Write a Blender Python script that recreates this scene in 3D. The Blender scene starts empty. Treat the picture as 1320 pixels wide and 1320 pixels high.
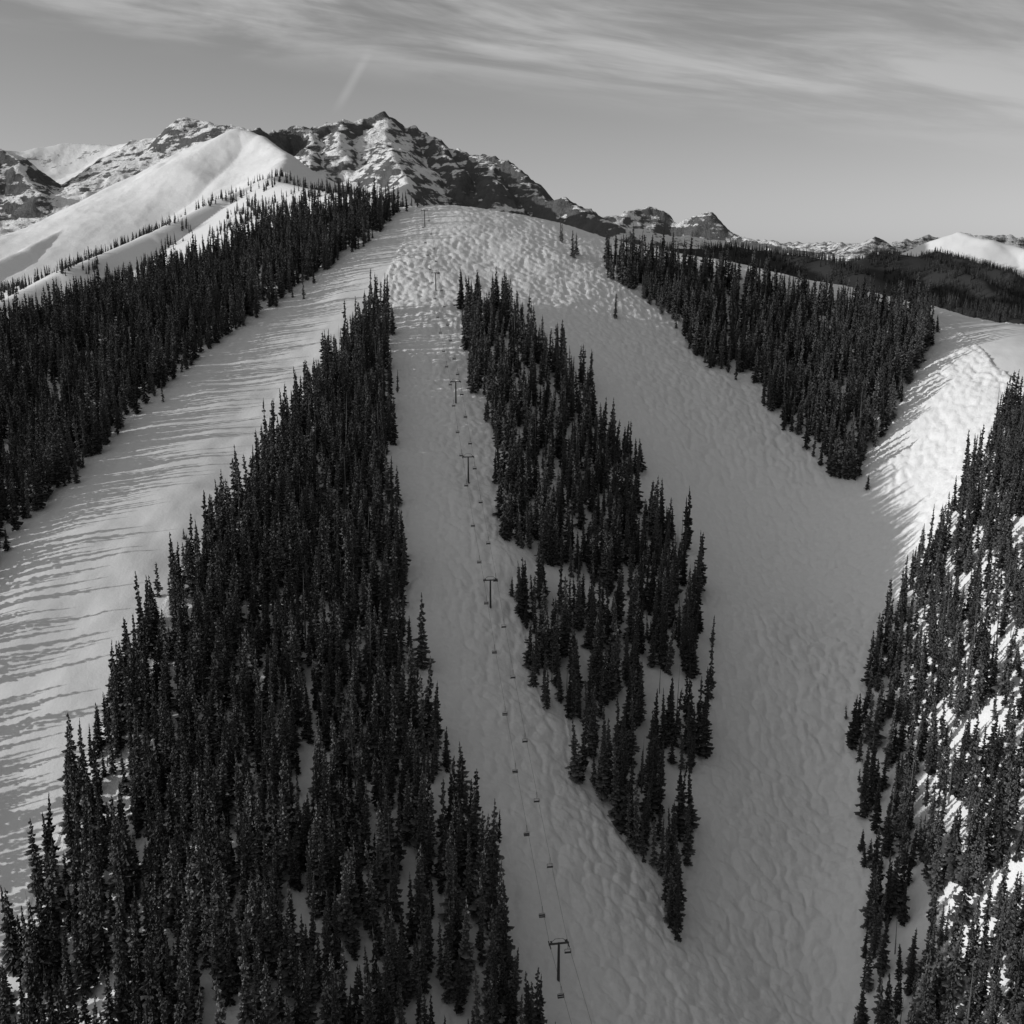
import bpy, math, random
import numpy as np
from mathutils import Vector
random.seed(3); RNG=np.random.default_rng(5)
scene=bpy.context.scene
# All coordinates are metres in the world: x = east, y = north (up the valley), z = height relative to the drone's altitude.
def P3(s):return np.array([[float(v) for v in p.split(',')] for p in s.split()])
# ---------------------------------------------------------------- noise
def _h(ix,iy,seed):
    n=(ix.astype(np.int64)*374761393+iy.astype(np.int64)*668265263+seed*974634777)&0xFFFFFFFF
    n=((n^(n>>13))*1274126177)&0xFFFFFFFF
    return ((n^(n>>16))&0xFFFFFF)/float(0x1000000)
def perlin(x,y,seed=0):
    x0=np.floor(x);y0=np.floor(y);fx=x-x0;fy=y-y0
    u=fx*fx*fx*(fx*(fx*6-15)+10);v=fy*fy*fy*(fy*(fy*6-15)+10)
    def g(dx,dy):
        a=_h(x0+dx,y0+dy,seed)*6.2831853
        return np.cos(a)*(fx-dx)+np.sin(a)*(fy-dy)
    a=g(0,0);b=g(1,0);c=g(0,1);d=g(1,1)
    return ((a*(1-u)+b*u)*(1-v)+(c*(1-u)+d*u)*v)*1.5
def fbm(x,y,o=4,seed=0,ridged=False):
    s=np.zeros_like(x);a=1.0;f=1.0;t=0
    for i in range(o):
        n=perlin(x*f+i*17.3,y*f-i*9.1,seed+i)
        if ridged:n=1-2*np.abs(n)
        s+=a*n;t+=a;a*=.5;f*=2.03
    return s/t
def worley(x,y,seed=0):
    x0=np.floor(x);y0=np.floor(y);m=np.full_like(x,9.)
    for dx in(-1,0,1):
        for dy in(-1,0,1):
            cx=x0+dx;cy=y0+dy
            px=cx+.5+.7*(_h(cx,cy,seed)-.5);py=cy+.5+.7*(_h(cx,cy,seed+7)-.5)
            m=np.minimum(m,(x-px)**2+(y-py)**2)
    return m
def sstep(a,b,x):
    t=np.clip((x-a)/(b-a),0,1);return t*t*(3-2*t)
# ---------------------------------------------------------------- ski hill: spot heights unprojected from image coordinates at assumed distances, outer ones assumed (x,y,z)
CT=P3('''-66,880,22.7 -12,885,19.4 36,870,8.7 58,850,0.1 166,830,-19.4 269,790,-42.5 271,720,-47.1 286,620,-52.6 253,580,-65.4 220,520,-95.8
183,480,-127.6 152,425,-152.4 167,535,-126.2 153,470,-146.5 137,405,-161.4 117,332,-187.8 97,260,-211.2 207,435,-89.7 167,338,-121.2 137,265,-149.9
114,210,-170.6 147,358,-157.2 125,292,-177.9 107,240,-194.9 -31,745,-22.4 48,765,-23.0 42,675,-52.6 37,585,-78.4 -24,565,-75.7 -19,446,-108.5
30,448,-125.9 26,376,-149.8 23,324,-169.3 9,270,-176.6 8,235,-190.9 106,625,-83.7 85,485,-136.3 74,374,-164.2 69,310,-188.9 58,251,-203.9
166,695,-68.6 140,572,-109.6 108,424,-152.1 -81,735,-22.1 -105,568,-76.1 -84,442,-107.5 -68,347,-138.3 -78,278,-157.2 -63,213,-173.0
-127,703,-40.3 -162,557,-82.5 -180,440,-110.4 -179,361,-135.2 -146,280,-170.6 -126,231,-187.6 -201,810,-24.4 -328,710,-60.2 -257,543,-96.1
-321,485,-118.0 -249,360,-158.1 -162,910,9.1 -223,900,-8.9 332,560,-67.1 192,300,-131.7 -450,850,-130 -250,1050,-75 -500,1200,-200 0,1100,-40
200,1000,-95 400,850,-135 560,640,-120 0,120,-225 -200,120,-217 200,120,-215''')
def tps_fit(p,lam=.02):
    n=len(p);X=p[:,:2]/100.
    d2=((X[:,None]-X[None])**2).sum(-1);K=np.where(d2>0,.5*d2*np.log(d2+1e-12),0)+lam*np.eye(n)
    Q=np.c_[np.ones(n),X];A=np.zeros((n+3,n+3));A[:n,:n]=K;A[:n,n:]=Q;A[n:,:n]=Q.T
    return X,np.linalg.solve(A,np.r_[p[:,2],0,0,0])
TX,TW=tps_fit(CT)
def tps(x,y):
    out=np.empty(len(x))
    for i in range(0,len(x),60000):
        a=x[i:i+60000]/100.;b=y[i:i+60000]/100.
        d2=(a[:,None]-TX[:,0])**2+(b[:,None]-TX[:,1])**2
        out[i:i+60000]=(.5*d2*np.log(d2+1e-9))@TW[:-3]+TW[-3]+TW[-2]*a+TW[-1]*b
    return np.clip(out,-270,60)
# ridge lines of the surrounding mountains: crest polyline, steepness, width, rockiness, forest
RD=[
('-92,960,26 -164,1150,41 -252,1400,57 -363,1700,83',.45,400,0,0),
('-363,1700,83 -402,1600,53 -457,1450,5 -511,1300,-35 -551,1200,-69 -602,1100,-101',.45,400,0,0),
('-363,1700,83 -415,2100,112 -502,2500,172 -600,2750,231 -666,2800,253',.5,600,.08,0),
('-666,2800,253 -769,2900,233 -841,2800,174 -865,2600,94 -919,2400,24 -937,2200,-22 -996,2000,-74 -1138,1900,-122',.5,600,.06,0),
('-1415,4300,350 -1268,4200,364 -1166,4200,414 -1100,4150,404 -1032,4000,370 -863,3900,340',.65,500,.6,0),
('-863,3900,350 -791,4000,362 -698,4000,352 -597,4050,392 -540,4080,396 -480,4100,418 -430,4100,385 -385,4100,372 -269,4000,330 -128,3800,272 -24,3600,208 90,3300,122 164,3000,62 249,2600,9',.85,440,1,0),
('-480,4100,410 -425,3800,315 -377,3500,258 -285,3000,138 -212,2600,69',.7,380,.6,0),
('-698,4000,345 -552,3400,185',.75,380,.75,0),
('-597,4050,385 -484,3500,222',.75,380,.65,0),
('-269,4000,325 -161,3400,172',.8,380,.95,0),
('-128,3800,265 -20,3200,110',.8,330,.95,0),
('-2802,5500,483 -2369,5500,399 -2126,5600,438 -1887,5500,413 -1570,5200,437',.5,600,.15,0),
('-2185,4200,449 -1945,4200,352 -1809,4100,288 -1665,3900,184 -1444,3600,120',.7,450,.8,0),
('300,5500,104 488,5500,108 649,5600,150 789,5500,74 938,5500,120 1053,5300,24 1167,5000,-36 1454,4800,-80',.75,380,.75,0),
('2879,14000,-8 3123,13000,-60 3294,12000,-55 3398,11000,-65 3506,11000,8 3789,11500,-68 4440,12000,17 4849,12000,41 5427,12000,17 6491,12000,57 8533,12000,120',.5,900,.8,.5),
('1451,4300,-77 1564,4300,-23 1668,4200,17 1715,4000,-8 1796,3900,-44 1908,3500,-94',.4,650,0,0),
('1260,3900,-105 1380,3950,-72 1490,3950,-52 1540,3850,-70 1600,3600,-120',.4,400,0,1),
('340,2600,-29 557,2700,-27 631,2700,-38 717,2600,-52 747,2400,-80',.4,500,0,1),
('979,3300,-88 1123,3400,-47 1227,3300,-64 1245,3000,-107 1212,2700,-162 1300,2500,-247',.4,500,0,1),
('581,1900,-102 651,1800,-101 698,1700,-106 691,1500,-109 825,1400,-128',.4,400,0,1)]
RD=[(P3(a),*b) for a,*b in RD]
def far(x,y):
    r=np.hypot(x,y)
    k_=70*sstep(1200,3500,r)
    wx=x+fbm(x/420,y/420,3,11)*k_;wy=y+fbm(x/420+50,y/420,3,21)*k_
    base=-230-.045*np.clip(r-1000,0,9000)+fbm(x/900,y/900,3,31)*60
    H=base.copy();rock=np.zeros_like(x);fo=np.full_like(x,.5)
    for pts,s,L,rk,f in RD:
        for a,b in zip(pts[:-1],pts[1:]):
            d=b-a;t=np.clip(((wx-a[0])*d[0]+(wy-a[1])*d[1])/(d[0]**2+d[1]**2),0,1)
            dist=np.hypot(wx-a[0]-t*d[0],wy-a[1]-t*d[1])
            ds=np.sqrt(dist**2+15**2)-15
            h=a[2]+t*d[2]-s*L*(1-np.exp(-ds/L))-.14*ds
            m=h>H
            H=np.where(m,h,H);rock=np.where(m,rk,rock);fo=np.where(m,f,fo)
    amp=sstep(1100,3200,r)
    up=np.clip((H-base)/300,0,1)
    H=H+(fbm(x/300,y/300,5,41,True)-.42)*(8+26*rock)*amp*up+fbm(x/50,y/50,3,51)*(1.2+7*rock)*amp+(fbm(x/85,y/85,3,45,True)-.4)*17*rock*amp*up
    return H,rock,fo
def Hfull(x,y,attrs=False):
    x=np.asarray(x,float);y=np.asarray(y,float)
    r=np.hypot(x,y)
    H=np.zeros_like(x);rock=np.zeros_like(x);fo=np.zeros_like(x)
    n=r<1500
    if n.any():H[n]=tps(x[n],y[n])+fbm(x[n]/55,y[n]/55,3,61)*2.2
    f=r>900
    if f.any():
        fh,rk,ff=far(x[f],y[f])
        w=sstep(1000,1450,r[f])
        hh=H[f]*(1-w)+np.where(w>0,-235,0)*w
        k=sstep(930,1050,r[f])
        fh2=fh*k+(-400)*(1-k)
        m=fh2>hh
        H[f]=np.maximum(hh,fh2);rock[f]=np.where(m,rk,0);fo[f]=np.where(m,ff,0)
    return (H,rock,fo) if attrs else H
def inside(P_,x,y):
    c=np.zeros(len(x),bool);n=len(P_)
    for i in range(n):
        x1,y1=P_[i];x2,y2=P_[(i+1)%n]
        if y1==y2:continue
        k=((y1>y)!=(y2>y))&(x<(x2-x1)*(y-y1)/(y2-y1)+x1)
        c^=k
    return c
# forest outlines on the ground (x,y)
woods={
'front':P3('-83,684 -100,589 -105,527 -115,441 -123,390 -128,342 -128,307 -129,282 -131,260 -127,229 -109,172 16,178 11,210 6,232 0,246 -6,266 -8,289 -16,302 -29,326 -35,362 -38,382 -43,416 -54,468 -50,487 -62,543 -75,677'),
'mid':P3('-34,697 -2,684 13,626 38,595 45,548 65,534 61,488 77,480 80,422 72,365 63,340 55,304 46,276 42,291 31,306 21,320 19,346 11,346 3,387 2,412 -6,427 -7,520 -22,566 -27,640'),
'upper':P3('68,793 68,758 89,733 108,699 111,658 130,643 146,635 141,599 159,565 161,540 172,538 193,560 208,584 226,610 245,641 263,704 226,737 162,778 104,794'),
'right':P3('236,525 198,470 173,444 154,421 135,388 125,363 118,330 109,296 100,273 94,256 68,174 175,160 364,410 278,467 256,523'),
'left':P3('-83,865 -91,834 -99,803 -132,736 -158,685 -177,631 -184,583 -190,544 -190,497 -194,462 -202,430 -207,421 -199,365 -181,310 -153,239 -234,245 -479,518 -451,604 -398,660 -330,714 -297,764 -270,850 -198,874 -165,896 -128,896')}
run=P3('-73,893 -92,838 -134,743 -181,626 -191,534 -201,454 -206,426 -244,376 -178,221 -109,193 -131,260 -128,307 -123,390 -115,441 -100,589 -81,736 -75,808')
top=P3('270,732 254,581 255,546 293,493 363,617 309,670')
extra={'upper':P3('35,815 36,812 43,784 42,786 45,791 65,702 65,700 65,759'),
'mid':P3('46,277 48,280 46,283 49,285 46,288 47,274 45,279 54,303 55,307 45,295 43,297 40,297 38,300 36,302 49,292 47,293 3,387 6,364 12,348 11,351')}
# ---------------------------------------------------------------- ground sheet
def seq(a,b,s):return list(np.exp(np.arange(math.log(a),math.log(b),s)))
R=np.array(seq(60,200,.008)+seq(200,1050,.002)+seq(1050,6000,.004)+seq(6000,45000,.013)+[45000])
A=np.radians(np.array(list(np.arange(-62,-28,.4))+list(np.arange(-28,28,.07))+list(np.arange(28,62.1,.4))))
RR,AA=np.meshgrid(R,A,indexing='ij')
gx=(RR*np.sin(AA)).ravel();gy=(RR*np.cos(AA)).ravel()
gz,rock,fo=Hfull(gx,gy,True)
near=RR.ravel()<1050
nx,ny=gx[near],gy[near]
groom=np.maximum(inside(run,nx,ny),inside(top,nx,ny)).astype(float)
inw=np.zeros(len(nx))
for k in woods:inw=np.maximum(inw,inside(woods[k],nx,ny))
mog=1-groom
wx=nx+fbm(nx/11,ny/11,2,71)*3.;wy=ny+fbm(nx/11+9,ny/11,2,72)*3.
m1=(.45-np.minimum(worley(wx/4.3,wy/4.8,3),.75))
m3=(.45-np.minimum(worley(wx/2.5+3,wy/2.7,13),.8))
m2=fbm(nx/1.8,ny/1.8,2,75)
m4=fbm(nx/16,ny/12,3,76)
big=.85+.7*fbm(nx/50,ny/50,2,77)
up_=1-.3*sstep(600,850,ny)
gz[near]+=mog*(1-.6*inw)*up_*((m1*2.15+m3*.65)*np.clip(big,.45,1.3)+m2*.25+m4*.8)+groom*(fbm(nx/9,ny/9,2,78)*.14+fbm(nx/30,ny/18,2,79)*.5)
N=len(gx);nr,na=len(R),len(A)
me=bpy.data.meshes.new('snow_ground')
co=np.empty((N,3),np.float32);co[:,0]=gx;co[:,1]=gy;co[:,2]=gz
i=np.arange(nr-1)[:,None]*na+np.arange(na-1)[None]
q=np.stack([i,i+1,i+na+1,i+na],-1).reshape(-1,4)[:,::-1]
me.vertices.add(N);me.vertices.foreach_set('co',co.ravel())
me.loops.add(q.size);me.loops.foreach_set('vertex_index',q.ravel().astype(np.int32))
me.polygons.add(len(q));me.polygons.foreach_set('loop_start',np.arange(0,q.size,4,dtype=np.int32))
me.polygons.foreach_set('loop_total',np.full(len(q),4,np.int32))
me.update();me.polygons.foreach_set('use_smooth',np.ones(len(q),bool))
for nm,arr in(('rock',rock),('forest',fo)):
    at=me.attributes.new(nm,'FLOAT','POINT');at.data.foreach_set('value',arr.astype(np.float32))
gr=np.zeros(N);gr[near]=groom
at=me.attributes.new('groomed','FLOAT','POINT');at.data.foreach_set('value',gr.astype(np.float32))
ground=bpy.data.objects.new('snow_ground',me);scene.collection.objects.link(ground)
# ---------------------------------------------------------------- materials
class NT:
    def __init__(s,tree):s.t=tree;s.n=tree.nodes;s.l=tree.links
    def node(s,ty,**k):
        n=s.n.new(ty)
        for a,b in k.items():setattr(n,a,b)
        return n
    def put(s,inp,v):
        if isinstance(v,bpy.types.NodeSocket):s.l.new(v,inp)
        else:inp.default_value=v
    def math(s,op,a,b=0,c=None,clamp=False):
        n=s.node('ShaderNodeMath',operation=op,use_clamp=clamp);s.put(n.inputs[0],a);s.put(n.inputs[1],b)
        if c is not None:s.put(n.inputs[2],c)
        return n.outputs[0]
    def mix(s,f,a,b):
        n=s.node('ShaderNodeMix',data_type='FLOAT');s.put(n.inputs[0],f);s.put(n.inputs[2],a);s.put(n.inputs[3],b);return n.outputs[0]
    def noise(s,vec,scale,detail=4,rough=.5,dist=0):
        n=s.node('ShaderNodeTexNoise');s.put(n.inputs['Vector'],vec);n.inputs['Scale'].default_value=scale
        n.inputs['Detail'].default_value=detail;n.inputs['Roughness'].default_value=rough;n.inputs['Distortion'].default_value=dist
        return n.outputs[0]
    def mapping(s,vec,scale=(1,1,1),rot=(0,0,0)):
        n=s.node('ShaderNodeMapping');s.put(n.inputs['Vector'],vec);n.inputs['Scale'].default_value=scale;n.inputs['Rotation'].default_value=rot
        return n.outputs[0]
    def ramp(s,f,a,b,lo=0.,hi=1.):
        n=s.node('ShaderNodeMapRange',interpolation_type='SMOOTHSTEP');s.put(n.inputs[0],f);n.inputs[1].default_value=a;n.inputs[2].default_value=b
        n.inputs[3].default_value=lo;n.inputs[4].default_value=hi
        return n.outputs[0]
    def grey(s,v):
        n=s.node('ShaderNodeCombineColor')
        for i in range(3):s.put(n.inputs[i],v)
        return n.outputs[0]
def newmat(name,diff=False):
    m=bpy.data.materials.new(name);m.use_nodes=True;m.node_tree.nodes.clear()
    t=NT(m.node_tree);o=t.node('ShaderNodeOutputMaterial');b=t.node('ShaderNodeBsdfDiffuse' if diff else 'ShaderNodeBsdfPrincipled');t.l.new(b.outputs[0],o.inputs[0])
    return m,t,b
m,t,b=newmat('snow_and_rock',True)
g=t.node('ShaderNodeNewGeometry');pos=g.outputs['Position']
sep=t.node('ShaderNodeSeparateXYZ');t.l.new(g.outputs['Normal'],sep.inputs[0]);nz=sep.outputs[2]
def attr(n):
    a=t.node('ShaderNodeAttribute',attribute_name=n);return a.outputs['Fac']
rk=attr('rock');fr=attr('forest');gm=attr('groomed')
strata=t.noise(t.mapping(pos,(.006,.006,.05)),1,4,.68)
blot=t.noise(pos,.02,5,.72)
v=t.math('ADD',t.math('MULTIPLY',strata,1.5),t.math('MULTIPLY',blot,1.6))
v=t.math('ADD',v,t.math('MULTIPLY',t.math('SUBTRACT',1.,nz),1.4))
v=t.math('ADD',v,t.math('MULTIPLY',rk,.5))
rockmask=t.math('MULTIPLY',t.ramp(v,2.06,2.24),t.ramp(rk,.05,.2))
fn=t.noise(pos,.006,3,.6);fine=t.noise(pos,.09,2,.7)
fv=t.math('ADD',fr,t.math('ADD',t.math('MULTIPLY',fn,1.2),t.math('MULTIPLY',fine,.6)))
fmask=t.math('MULTIPLY',t.ramp(fv,1.35,1.55),t.ramp(fr,.2,.6))
snowv=t.mix(t.noise(pos,.5,3,.6),.76,.87)
snowv=t.mix(t.math('MULTIPLY',gm,t.noise(t.mapping(pos,(.25,.03,.1),(0,0,-.35)),1,3,.6)),snowv,.66)
rockv=t.mix(blot,.04,.2)
c=t.mix(rockmask,snowv,rockv);c=t.mix(fmask,c,.05)
t.put(b.inputs[0],t.grey(c))
h=t.math('ADD',t.math('MULTIPLY',t.noise(pos,.9,3,.65),t.mix(gm,.45,.12)),t.math('MULTIPLY',t.math('MULTIPLY',t.noise(pos,.03,5,.7),rk),34.))
bp=t.node('ShaderNodeBump');bp.inputs['Strength'].default_value=.7;bp.inputs['Distance'].default_value=1.;t.l.new(h,bp.inputs['Height']);t.l.new(bp.outputs[0],b.inputs['Normal'])
me.materials.append(m)
mf,t,b=newmat('conifer_needles',True)
oi=t.node('ShaderNodeObjectInfo')
a=t.node('ShaderNodeAttribute',attribute_name='tip')
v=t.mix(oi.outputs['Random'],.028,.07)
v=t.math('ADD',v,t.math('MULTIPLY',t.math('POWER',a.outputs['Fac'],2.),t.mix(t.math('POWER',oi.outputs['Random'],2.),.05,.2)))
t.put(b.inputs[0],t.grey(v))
mb,t,b=newmat('bark',True);g=t.node('ShaderNodeNewGeometry')
t.put(b.inputs[0],t.grey(t.mix(t.noise(g.outputs['Position'],2,2,.6),.08,.2)))
ms,t,b=newmat('galvanised_steel');g=t.node('ShaderNodeNewGeometry')
t.put(b.inputs['Base Color'],t.grey(t.mix(t.noise(g.outputs['Position'],3,4,.6),.05,.09)));b.inputs['Roughness'].default_value=.55;b.inputs['Metallic'].default_value=.3
# ---------------------------------------------------------------- conifers
tc=bpy.data.collections.new('conifer_variants')
def mk(name,verts,faces,mats,midx,tip=None):
    me=bpy.data.meshes.new(name);me.from_pydata(verts,[],faces)
    for q in mats:me.materials.append(q)
    me.polygons.foreach_set('material_index',midx)
    if tip is not None:
        at=me.attributes.new('tip','FLOAT','POINT');at.data.foreach_set('value',tip)
    me.update();return bpy.data.objects.new(name,me)
def tree(name,seed,Rad,whorls,power,gap,dead=False):
    r=random.Random(seed);V=[];Fc=[];M=[];Tp=[]
    def add(vs,fs,mi,tp):
        o=len(V);V.extend(vs);Tp.extend(tp)
        for f in fs:Fc.append([o+k for k in f]);M.append(mi)
    lean=[r.uniform(-.015,.015),r.uniform(-.015,.015)]
    def ax(z):return (lean[0]*z*z,lean[1]*z*z)
    S=5;lv=[-.06,.3,.7,1.0]
    vs=[];fs=[]
    for k,z in enumerate(lv):
        rr=.013*(1-max(z,0)*.93);cx,cy=ax(z)
        for s in range(S):
            q=s*6.2832/S;vs.append((cx+rr*math.cos(q),cy+rr*math.sin(q),z))
    for k in range(len(lv)-1):
        for s in range(S):fs.append((k*S+s,k*S+(s+1)%S,(k+1)*S+(s+1)%S,(k+1)*S+s))
    add(vs,fs,1,[0]*len(vs))
    for w in range(whorls):
        f=w/(whorls-1);z=.06+.93*f**.92
        rad=Rad*((1-f)**power)*(.35+.65*min(1,(f+.12)/.2))*r.uniform(.6,1.22)+.006
        nb=(5 if dead else int(round(9-4*f)))
        o=r.uniform(0,6.28);side=r.uniform(0,6.28)
        for k in range(nb):
            if r.random()<gap:continue
            q=o+k*6.2832/nb+r.uniform(-.25,.25);L=rad*r.uniform(.5,1.35)*(1+.2*math.cos(q-side))
            cx,cy=ax(z);zz=z+r.uniform(-.012,.012)
            d=(math.cos(q),math.sin(q));n=(-d[1],d[0])
            droop=(-.30*(1-f)+.12*f)*L+r.uniform(-.1,.1)*L
            wd=L*r.uniform(.3,.45) if not dead else L*.03
            def p(al,si,up):return (cx+d[0]*al+n[0]*si,cy+d[1]*al+n[1]*si,zz+up)
            if dead:
                add([p(0,-wd,0),p(0,wd,0),p(L,0,droop)],[(0,1,2)],1,[0]*3);continue
            vs=[p(0,0,.012),p(L*.3,wd*.8,droop*.3-.012),p(L*.45,wd*.3,droop*.4),p(L*.68,wd*.9,droop*.75-.014),
                p(L,0,droop*.85),p(L*.62,-wd*.9,droop*.7-.014),p(L*.42,-wd*.3,droop*.4),p(L*.26,-wd*.8,droop*.28-.012),
                p(L*.35,0,droop*.3-.03),p(L*.8,r.uniform(-.2,.2)*wd,droop*.9-.024)]
            fs=[(0,1,2),(2,3,4),(0,2,4),(0,4,6),(6,4,5),(0,6,7),(0,8,9,4)]
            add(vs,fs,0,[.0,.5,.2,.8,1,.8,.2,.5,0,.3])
    ob=mk(name,V,Fc,[mf,mb],M,Tp);tc.objects.link(ob);return ob
specs=[(1,.095,28,.8,.14),(2,.11,26,.75,.16),(3,.08,30,.85,.16),(4,.10,25,.7,.28),(5,.125,27,.9,.14),(6,.07,28,.6,.3),(7,.09,24,.5,.34),(8,.105,26,.6,.24)]
for i,(s,ra,w,p_,gp) in enumerate(specs):tree('conifer_%s'%'abcdefgh'[i],s,ra,w,p_,gp)
tree('dead_conifer',9,.05,16,.6,.4,True)
def gn():
    ng=bpy.data.node_groups.new('scatter_conifers','GeometryNodeTree')
    ng.interface.new_socket('Geometry',in_out='INPUT',socket_type='NodeSocketGeometry');ng.interface.new_socket('Geometry',in_out='OUTPUT',socket_type='NodeSocketGeometry')
    n=ng.nodes;l=ng.links
    gi=n.new('NodeGroupInput');go=n.new('NodeGroupOutput');ip=n.new('GeometryNodeInstanceOnPoints');ci=n.new('GeometryNodeCollectionInfo')
    ci.inputs[0].default_value=tc;ci.inputs[1].default_value=True;ci.inputs[2].default_value=True
    def na(nm,ty):
        a=n.new('GeometryNodeInputNamedAttribute');a.data_type=ty;a.inputs[0].default_value=nm;return a.outputs[0]
    l.new(gi.outputs[0],ip.inputs['Points']);l.new(ci.outputs[0],ip.inputs['Instance']);ip.inputs['Pick Instance'].default_value=True
    l.new(na('variant','INT'),ip.inputs['Instance Index']);l.new(na('rot','FLOAT_VECTOR'),ip.inputs['Rotation']);l.new(na('scl','FLOAT_VECTOR'),ip.inputs['Scale'])
    l.new(ip.outputs[0],go.inputs[0]);return ng
NG=gn()
def forest(name,x,y,hgt):
    z=Hfull(x,y)-.3;n=len(x)
    me=bpy.data.meshes.new(name);me.vertices.add(n);me.vertices.foreach_set('co',np.c_[x,y,z].astype(np.float32).ravel())
    va=RNG.integers(0,8,n);va[RNG.random(n)<.03]=8
    a=me.attributes.new('variant','INT','POINT');a.data.foreach_set('value',va.astype(np.int32))
    rot=np.c_[RNG.normal(0,.035,n),RNG.normal(0,.035,n),RNG.random(n)*6.28]
    a=me.attributes.new('rot','FLOAT_VECTOR','POINT');a.data.foreach_set('vector',rot.astype(np.float32).ravel())
    wd=(hgt*.75+4)*RNG.uniform(.75,1.25,n)
    a=me.attributes.new('scl','FLOAT_VECTOR','POINT');a.data.foreach_set('vector',np.c_[wd,wd,hgt].astype(np.float32).ravel())
    ob=bpy.data.objects.new(name,me);scene.collection.objects.link(ob)
    md=ob.modifiers.new('scatter','NODES');md.node_group=NG
    return ob
def scatter(P_,sp,thr,seed,hm=21,elong=(9,22)):
    x0,y0=P_.min(0)-10;x1,y1=P_.max(0)+10
    X,Y=np.meshgrid(np.arange(x0,x1,sp),np.arange(y0,y1,sp));X=X.ravel();Y=Y.ravel()
    X=X+RNG.uniform(-.65,.65,len(X))*sp;Y=Y+RNG.uniform(-.65,.65,len(X))*sp
    k=inside(P_,X+fbm(X/7,Y/7,2,seed+5)*7,Y+fbm(X/7+5,Y/7,2,seed+6)*7)
    k&=fbm(X/elong[0],Y/elong[1],3,seed)+RNG.normal(0,.06,len(X))>thr
    st=inside(P_,X+fbm(X/5,Y/5,1,seed+15)*15,Y+fbm(X/5+5,Y/5,1,seed+16)*15)&(RNG.random(len(X))<.07)&~k
    H=hm*(1+.3*fbm(X/18,Y/18,2,seed+9))*(RNG.uniform(.25,1.25,len(X))**.7)
    H=np.where(st,H*.6,H)
    k|=st
    return X[k],Y[k],H[k]
cfg={'front':(3.85,-.2,101,23,(8,18)),'mid':(3.8,-.04,102,23,(6,20)),'upper':(4.0,-.15,103,24,(7,16)),'right':(4.0,-.18,104,21,(7,12)),'left':(4.4,-.2,105,23,(10,14))}
for k,c in cfg.items():
    x,y,h=scatter(woods[k],*c[:3],hm=c[3],elong=c[4])
    if k in extra:
        ex=extra[k];x=np.r_[x,ex[:,0]];y=np.r_[y,ex[:,1]];h=np.r_[h,RNG.uniform(14,20,len(ex))]
    forest('conifer_forest',x,y,h)
def region(x0,x1,y0,y1,n,thr,seed,hm,lim):
    X=RNG.uniform(x0,x1,n);Y=RNG.uniform(y0,y1,n)
    H,rk,f=Hfull(X,Y,True)
    k=(f>.9)&(fbm(X/120,Y/120,3,seed)>thr)
    return X[k],Y[k],hm*RNG.uniform(.6,1.2,k.sum())
x,y,h=region(300,1750,1300,4100,44000,-.1,201,19,0);forest('distant_conifer_forest',x,y,h)
X=RNG.uniform(-850,-60,9000);Y=RNG.uniform(1000,1900,9000)
k=(fbm(X/70,Y/70,4,301)-sstep(1150,1800,Y)*.22>-.02)&(np.hypot(X,Y)>1000)&(X/Y>-.6)
forest('sparse_conifers',X[k],Y[k],RNG.uniform(6,17,k.sum()))
# ---------------------------------------------------------------- chairlift
class MB:
    def __init__(s):s.v=[];s.f=[]
    def box(s,c,d,ang=0):
        o=len(s.v);ca,sa=math.cos(ang),math.sin(ang)
        for x in(-.5,.5):
            for y in(-.5,.5):
                for z in(-.5,.5):
                    X=x*d[0];Y=y*d[1];s.v.append((c[0]+X*ca-Y*sa,c[1]+X*sa+Y*ca,c[2]+z*d[2]))
        s.f+=[[o+k for k in q] for q in((0,1,3,2),(4,6,7,5),(0,4,5,1),(2,3,7,6),(0,2,6,4),(1,5,7,3))]
    def tube(s,a,b,r0,r1,n=8):
        a=Vector(a);b=Vector(b);d=(b-a).normalized();u=d.orthogonal().normalized();w=d.cross(u);o=len(s.v)
        for p,r in((a,r0),(b,r1)):
            for k in range(n):
                q=k*6.2832/n;s.v.append(tuple(p+u*r*math.cos(q)+w*r*math.sin(q)))
        for k in range(n):s.f.append([o+k,o+(k+1)%n,o+n+(k+1)%n,o+n+k])
        s.f.append([o+k for k in range(n)][::-1]);s.f.append([o+n+k for k in range(n)])
    def obj(s,name,mat):
        me=bpy.data.meshes.new(name);me.from_pydata(s.v,[],s.f);me.materials.append(mat);me.update()
        ob=bpy.data.objects.new(name,me);scene.collection.objects.link(ob);return ob
tw=[(-63,819),(-48,705),(-28,545),(-19,467),(-8,387),(12,246),(30,161)]
tw=[Vector((x,y,float(Hfull([x],[y])[0]))) for x,y in tw]
TH=11.5;HW=2.4
tops=[]
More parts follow.
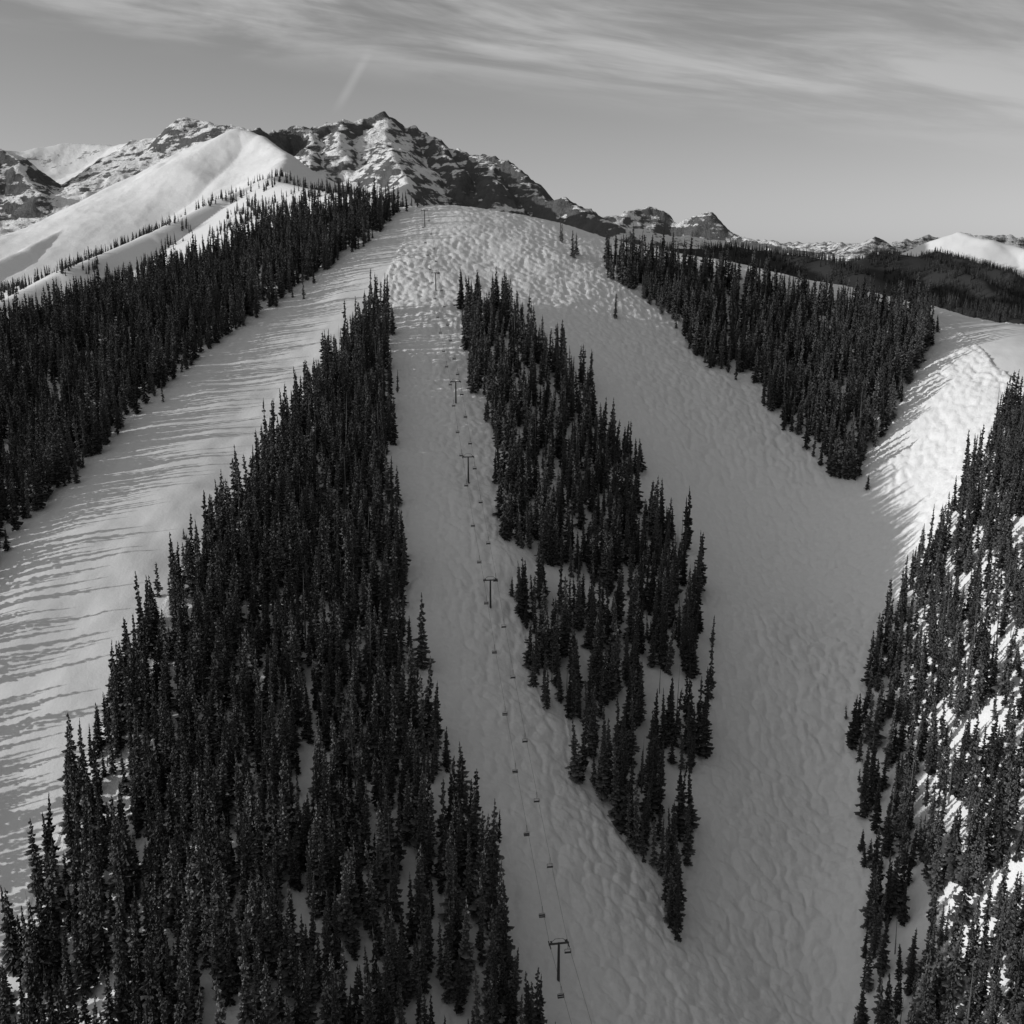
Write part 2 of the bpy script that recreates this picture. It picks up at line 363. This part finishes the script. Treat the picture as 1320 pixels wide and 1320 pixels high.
for i,p in enumerate(tw):
    d=(tw[min(i+1,len(tw)-1)]-tw[max(i-1,0)]);ang=math.atan2(d.y,d.x)-math.pi/2
    b=MB();b.tube((0,0,-1),(0,0,TH+.3),.42,.28,12);b.tube((0,0,-.2),(0,0,.25),.75,.75,12)
    b.box((0,0,TH+.1),(2*HW+.5,.35,.4));b.tube((-HW,0,TH+.3),(-HW*.4,0,TH+1.5),.06,.06,6);b.tube((HW,0,TH+.3),(HW*.4,0,TH+1.5),.06,.06,6);b.tube((-HW*.4,0,TH+1.5),(HW*.4,0,TH+1.5),.06,.06,6)
    for s in(-1,1):
        b.box((s*HW,0,TH-.15),(.16,3.2,.22));b.box((s*(HW-.5),0,TH+.42),(.5,1.6,.06))
        for k in range(6):
            y=-1.4+k*.56;b.tube((s*HW-.12,y,TH-.1),(s*HW+.12,y,TH-.1),.2,.2,10)
    for k in range(18):b.box((0,.5,.8+k*.6),(.4,.05,.05))
    b.tube((-.2,.5,.5),(-.2,.5,TH),.03,.03,5);b.tube((.2,.5,.5),(.2,.5,TH),.03,.03,5)
    o=b.obj('chairlift_tower',ms);o.location=p;o.rotation_euler=(0,0,ang)
    n=Vector((math.cos(ang),math.sin(ang),0));tops.append((p+Vector((0,0,TH+.12)),n))
cab=MB();lines={-1:[],1:[]}
for i in range(len(tops)-1):
    (a,na_),(c,nc)=tops[i],tops[i+1];L=(c-a).length;K=int(L/4)
    for s in(-1,1):
        A_=a+na_*HW*s;C=c+nc*HW*s;pr=None
        for k in range(K+1):
            f=k/K;pt=A_.lerp(C,f);pt.z-=4*(L*L*.00014)*f*(1-f)
            if pr is not None:cab.tube(pr,pt,.035,.035,5);lines[s].append((pr.copy(),pt.copy()))
            pr=pt
cab.obj('chairlift_cable',ms)
def chair(p,ang):
    b=MB();b.tube((0,0,.1),(0,0,-.3),.08,.08);b.tube((0,0,-.2),(0,-.1,-2.0),.05,.05);b.tube((-.8,-.1,-2),(.8,-.1,-2),.05,.05)
    for s in(-.8,.8):
        b.tube((s,-.1,-2),(s,.3,-2.5),.04,.04,6);b.tube((s,.3,-2.5),(s,.15,-3.2),.04,.04,6);b.tube((s,.15,-3.2),(s,-.4,-3.15),.04,.04,6)
    b.box((0,-.12,-3.1),(1.6,.5,.08));b.box((0,.22,-2.75),(1.6,.07,.45));b.tube((-.75,-.55,-2.6),(.75,-.55,-2.6),.03,.03,6)
    b.tube((-.8,.3,-2.5),(-.75,-.55,-2.6),.03,.03,6);b.tube((.8,.3,-2.5),(.75,-.55,-2.6),.03,.03,6)
    o=b.obj('chairlift_chair',ms);o.location=p;o.rotation_euler=(0,0,ang)
for s in(-1,1):
    acc=16 if s<0 else 2
    for a,c in lines[s]:
        acc+=(c-a).length
        if acc>26:
            acc-=26;chair(c,math.atan2((c-a).y,(c-a).x)+math.pi/2+(0 if s>0 else math.pi))
x,y=-70,873;z=float(Hfull([x],[y])[0]);b=MB()
b.box((0,0,5),(4.2,11,2.6));b.box((0,0,6.5),(4.8,11.8,.5));b.tube((0,-3,-1),(0,-3,4),.6,.5,12);b.tube((0,3.5,-1),(0,3.5,4),.6,.5,12)
b.tube((0,-7,3.7),(0,-7,4.0),2.5,2.5,24);b.box((6,3,1.6),(3.4,3.4,3.4));b.box((6,3,3.5),(4.2,4.2,.4));b.box((6,1.25,2),(2,.1,1.1))
o=b.obj('chairlift_station',ms);o.location=(x-3,y+6,z);o.rotation_euler=(0,0,.1)
# ---------------------------------------------------------------- camera, light, sky
SA=math.radians(-97);SE=math.radians(11.5)
sd=Vector((math.sin(SA)*math.cos(SE),math.cos(SA)*math.cos(SE),math.sin(SE)))
sl=bpy.data.lights.new('sun','SUN');sl.energy=3.0;sl.angle=math.radians(.5);sl.color=(1,1,1)
so=bpy.data.objects.new('sun',sl);scene.collection.objects.link(so);so.rotation_euler=sd.to_track_quat('Z','Y').to_euler()
w=bpy.data.worlds.new('World');scene.world=w;w.use_nodes=True;w.node_tree.nodes.clear();t=NT(w.node_tree)
out=t.node('ShaderNodeOutputWorld');bg=t.node('ShaderNodeBackground');t.l.new(bg.outputs[0],out.inputs[0]);bg.inputs[1].default_value=.1
sk=t.node('ShaderNodeTexSky',sky_type='NISHITA');sk.sun_disc=False;sk.sun_elevation=SE;sk.sun_rotation=SA;sk.altitude=3000;sk.dust_density=1.5
sc=t.node('ShaderNodeSeparateColor');t.l.new(sk.outputs[0],sc.inputs[0])
bw=t.math('ADD',t.math('MULTIPLY',sc.outputs[0],.35),t.math('ADD',t.math('MULTIPLY',sc.outputs[1],.3),t.math('MULTIPLY',sc.outputs[2],.3)))
tcn=t.node('ShaderNodeTexCoord');sp=t.node('ShaderNodeSeparateXYZ');t.l.new(tcn.outputs['Generated'],sp.inputs[0])
yy=t.math('MAXIMUM',t.math('ABSOLUTE',sp.outputs[1]),.05)
a_=t.math('DIVIDE',sp.outputs[0],yy);e_=t.math('DIVIDE',sp.outputs[2],yy)
qq=t.math('ADD',e_,t.math('MULTIPLY',a_,.13))
cv=t.node('ShaderNodeCombineXYZ');t.l.new(a_,cv.inputs[0]);t.l.new(qq,cv.inputs[1])
n1=t.noise(t.mapping(cv.outputs[0],(3.,17,1)),1.,6,.58,.8);n2=t.noise(t.mapping(cv.outputs[0],(8,70,1)),1,4,.6,.5)
nz_=t.math('ADD',t.math('MULTIPLY',n1,.75),t.math('MULTIPLY',n2,.3))
prof=t.math('MULTIPLY',t.ramp(qq,.105,.155),t.ramp(qq,.17,.23,1.,.55))
cl=t.math('MULTIPLY',t.ramp(nz_,.4,.66),prof)
d1=t.math('ABSOLUTE',t.math('SUBTRACT',a_,t.math('ADD',t.math('MULTIPLY',t.math('SUBTRACT',e_,.11),.62),-.148)))
ct=t.math('MULTIPLY',t.math('SUBTRACT',1.,t.ramp(d1,0.,.007)),t.math('MULTIPLY',t.ramp(e_,.1,.12),t.math('SUBTRACT',1.,t.ramp(e_,.135,.16))))
front=t.ramp(sp.outputs[1],0.,.2)
cl=t.math('MULTIPLY',t.math('ADD',cl,t.math('MULTIPLY',ct,.35)),front,clamp=True)
skyv=t.mix(t.math('MULTIPLY',cl,.85),bw,5.2)
dp=t.node('ShaderNodeVectorMath',operation='DOT_PRODUCT');t.l.new(tcn.outputs['Generated'],dp.inputs[0]);dp.inputs[1].default_value=sd
fill_cirrus=t.math('MULTIPLY',t.ramp(sp.outputs[2],.26,.5),t.mix(t.noise(tcn.outputs['Generated'],3,2,.6),.35,.9))  # unseen overhead cirrus, added to brighten the ambient light
skyv=t.mix(fill_cirrus,skyv,t.ramp(dp.outputs['Value'],-.3,.9,.6,7.))  # added cirrus made brighter sunward so the fill models the shaded moguls
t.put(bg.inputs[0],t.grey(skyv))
cam=bpy.data.cameras.new('camera');cam.lens=38.59;cam.clip_end=90000;cam.clip_start=1
co_=bpy.data.objects.new('camera',cam);scene.collection.objects.link(co_);co_.rotation_euler=(math.radians(75.92),0,0);scene.camera=co_
scene.view_settings.view_transform='Standard'
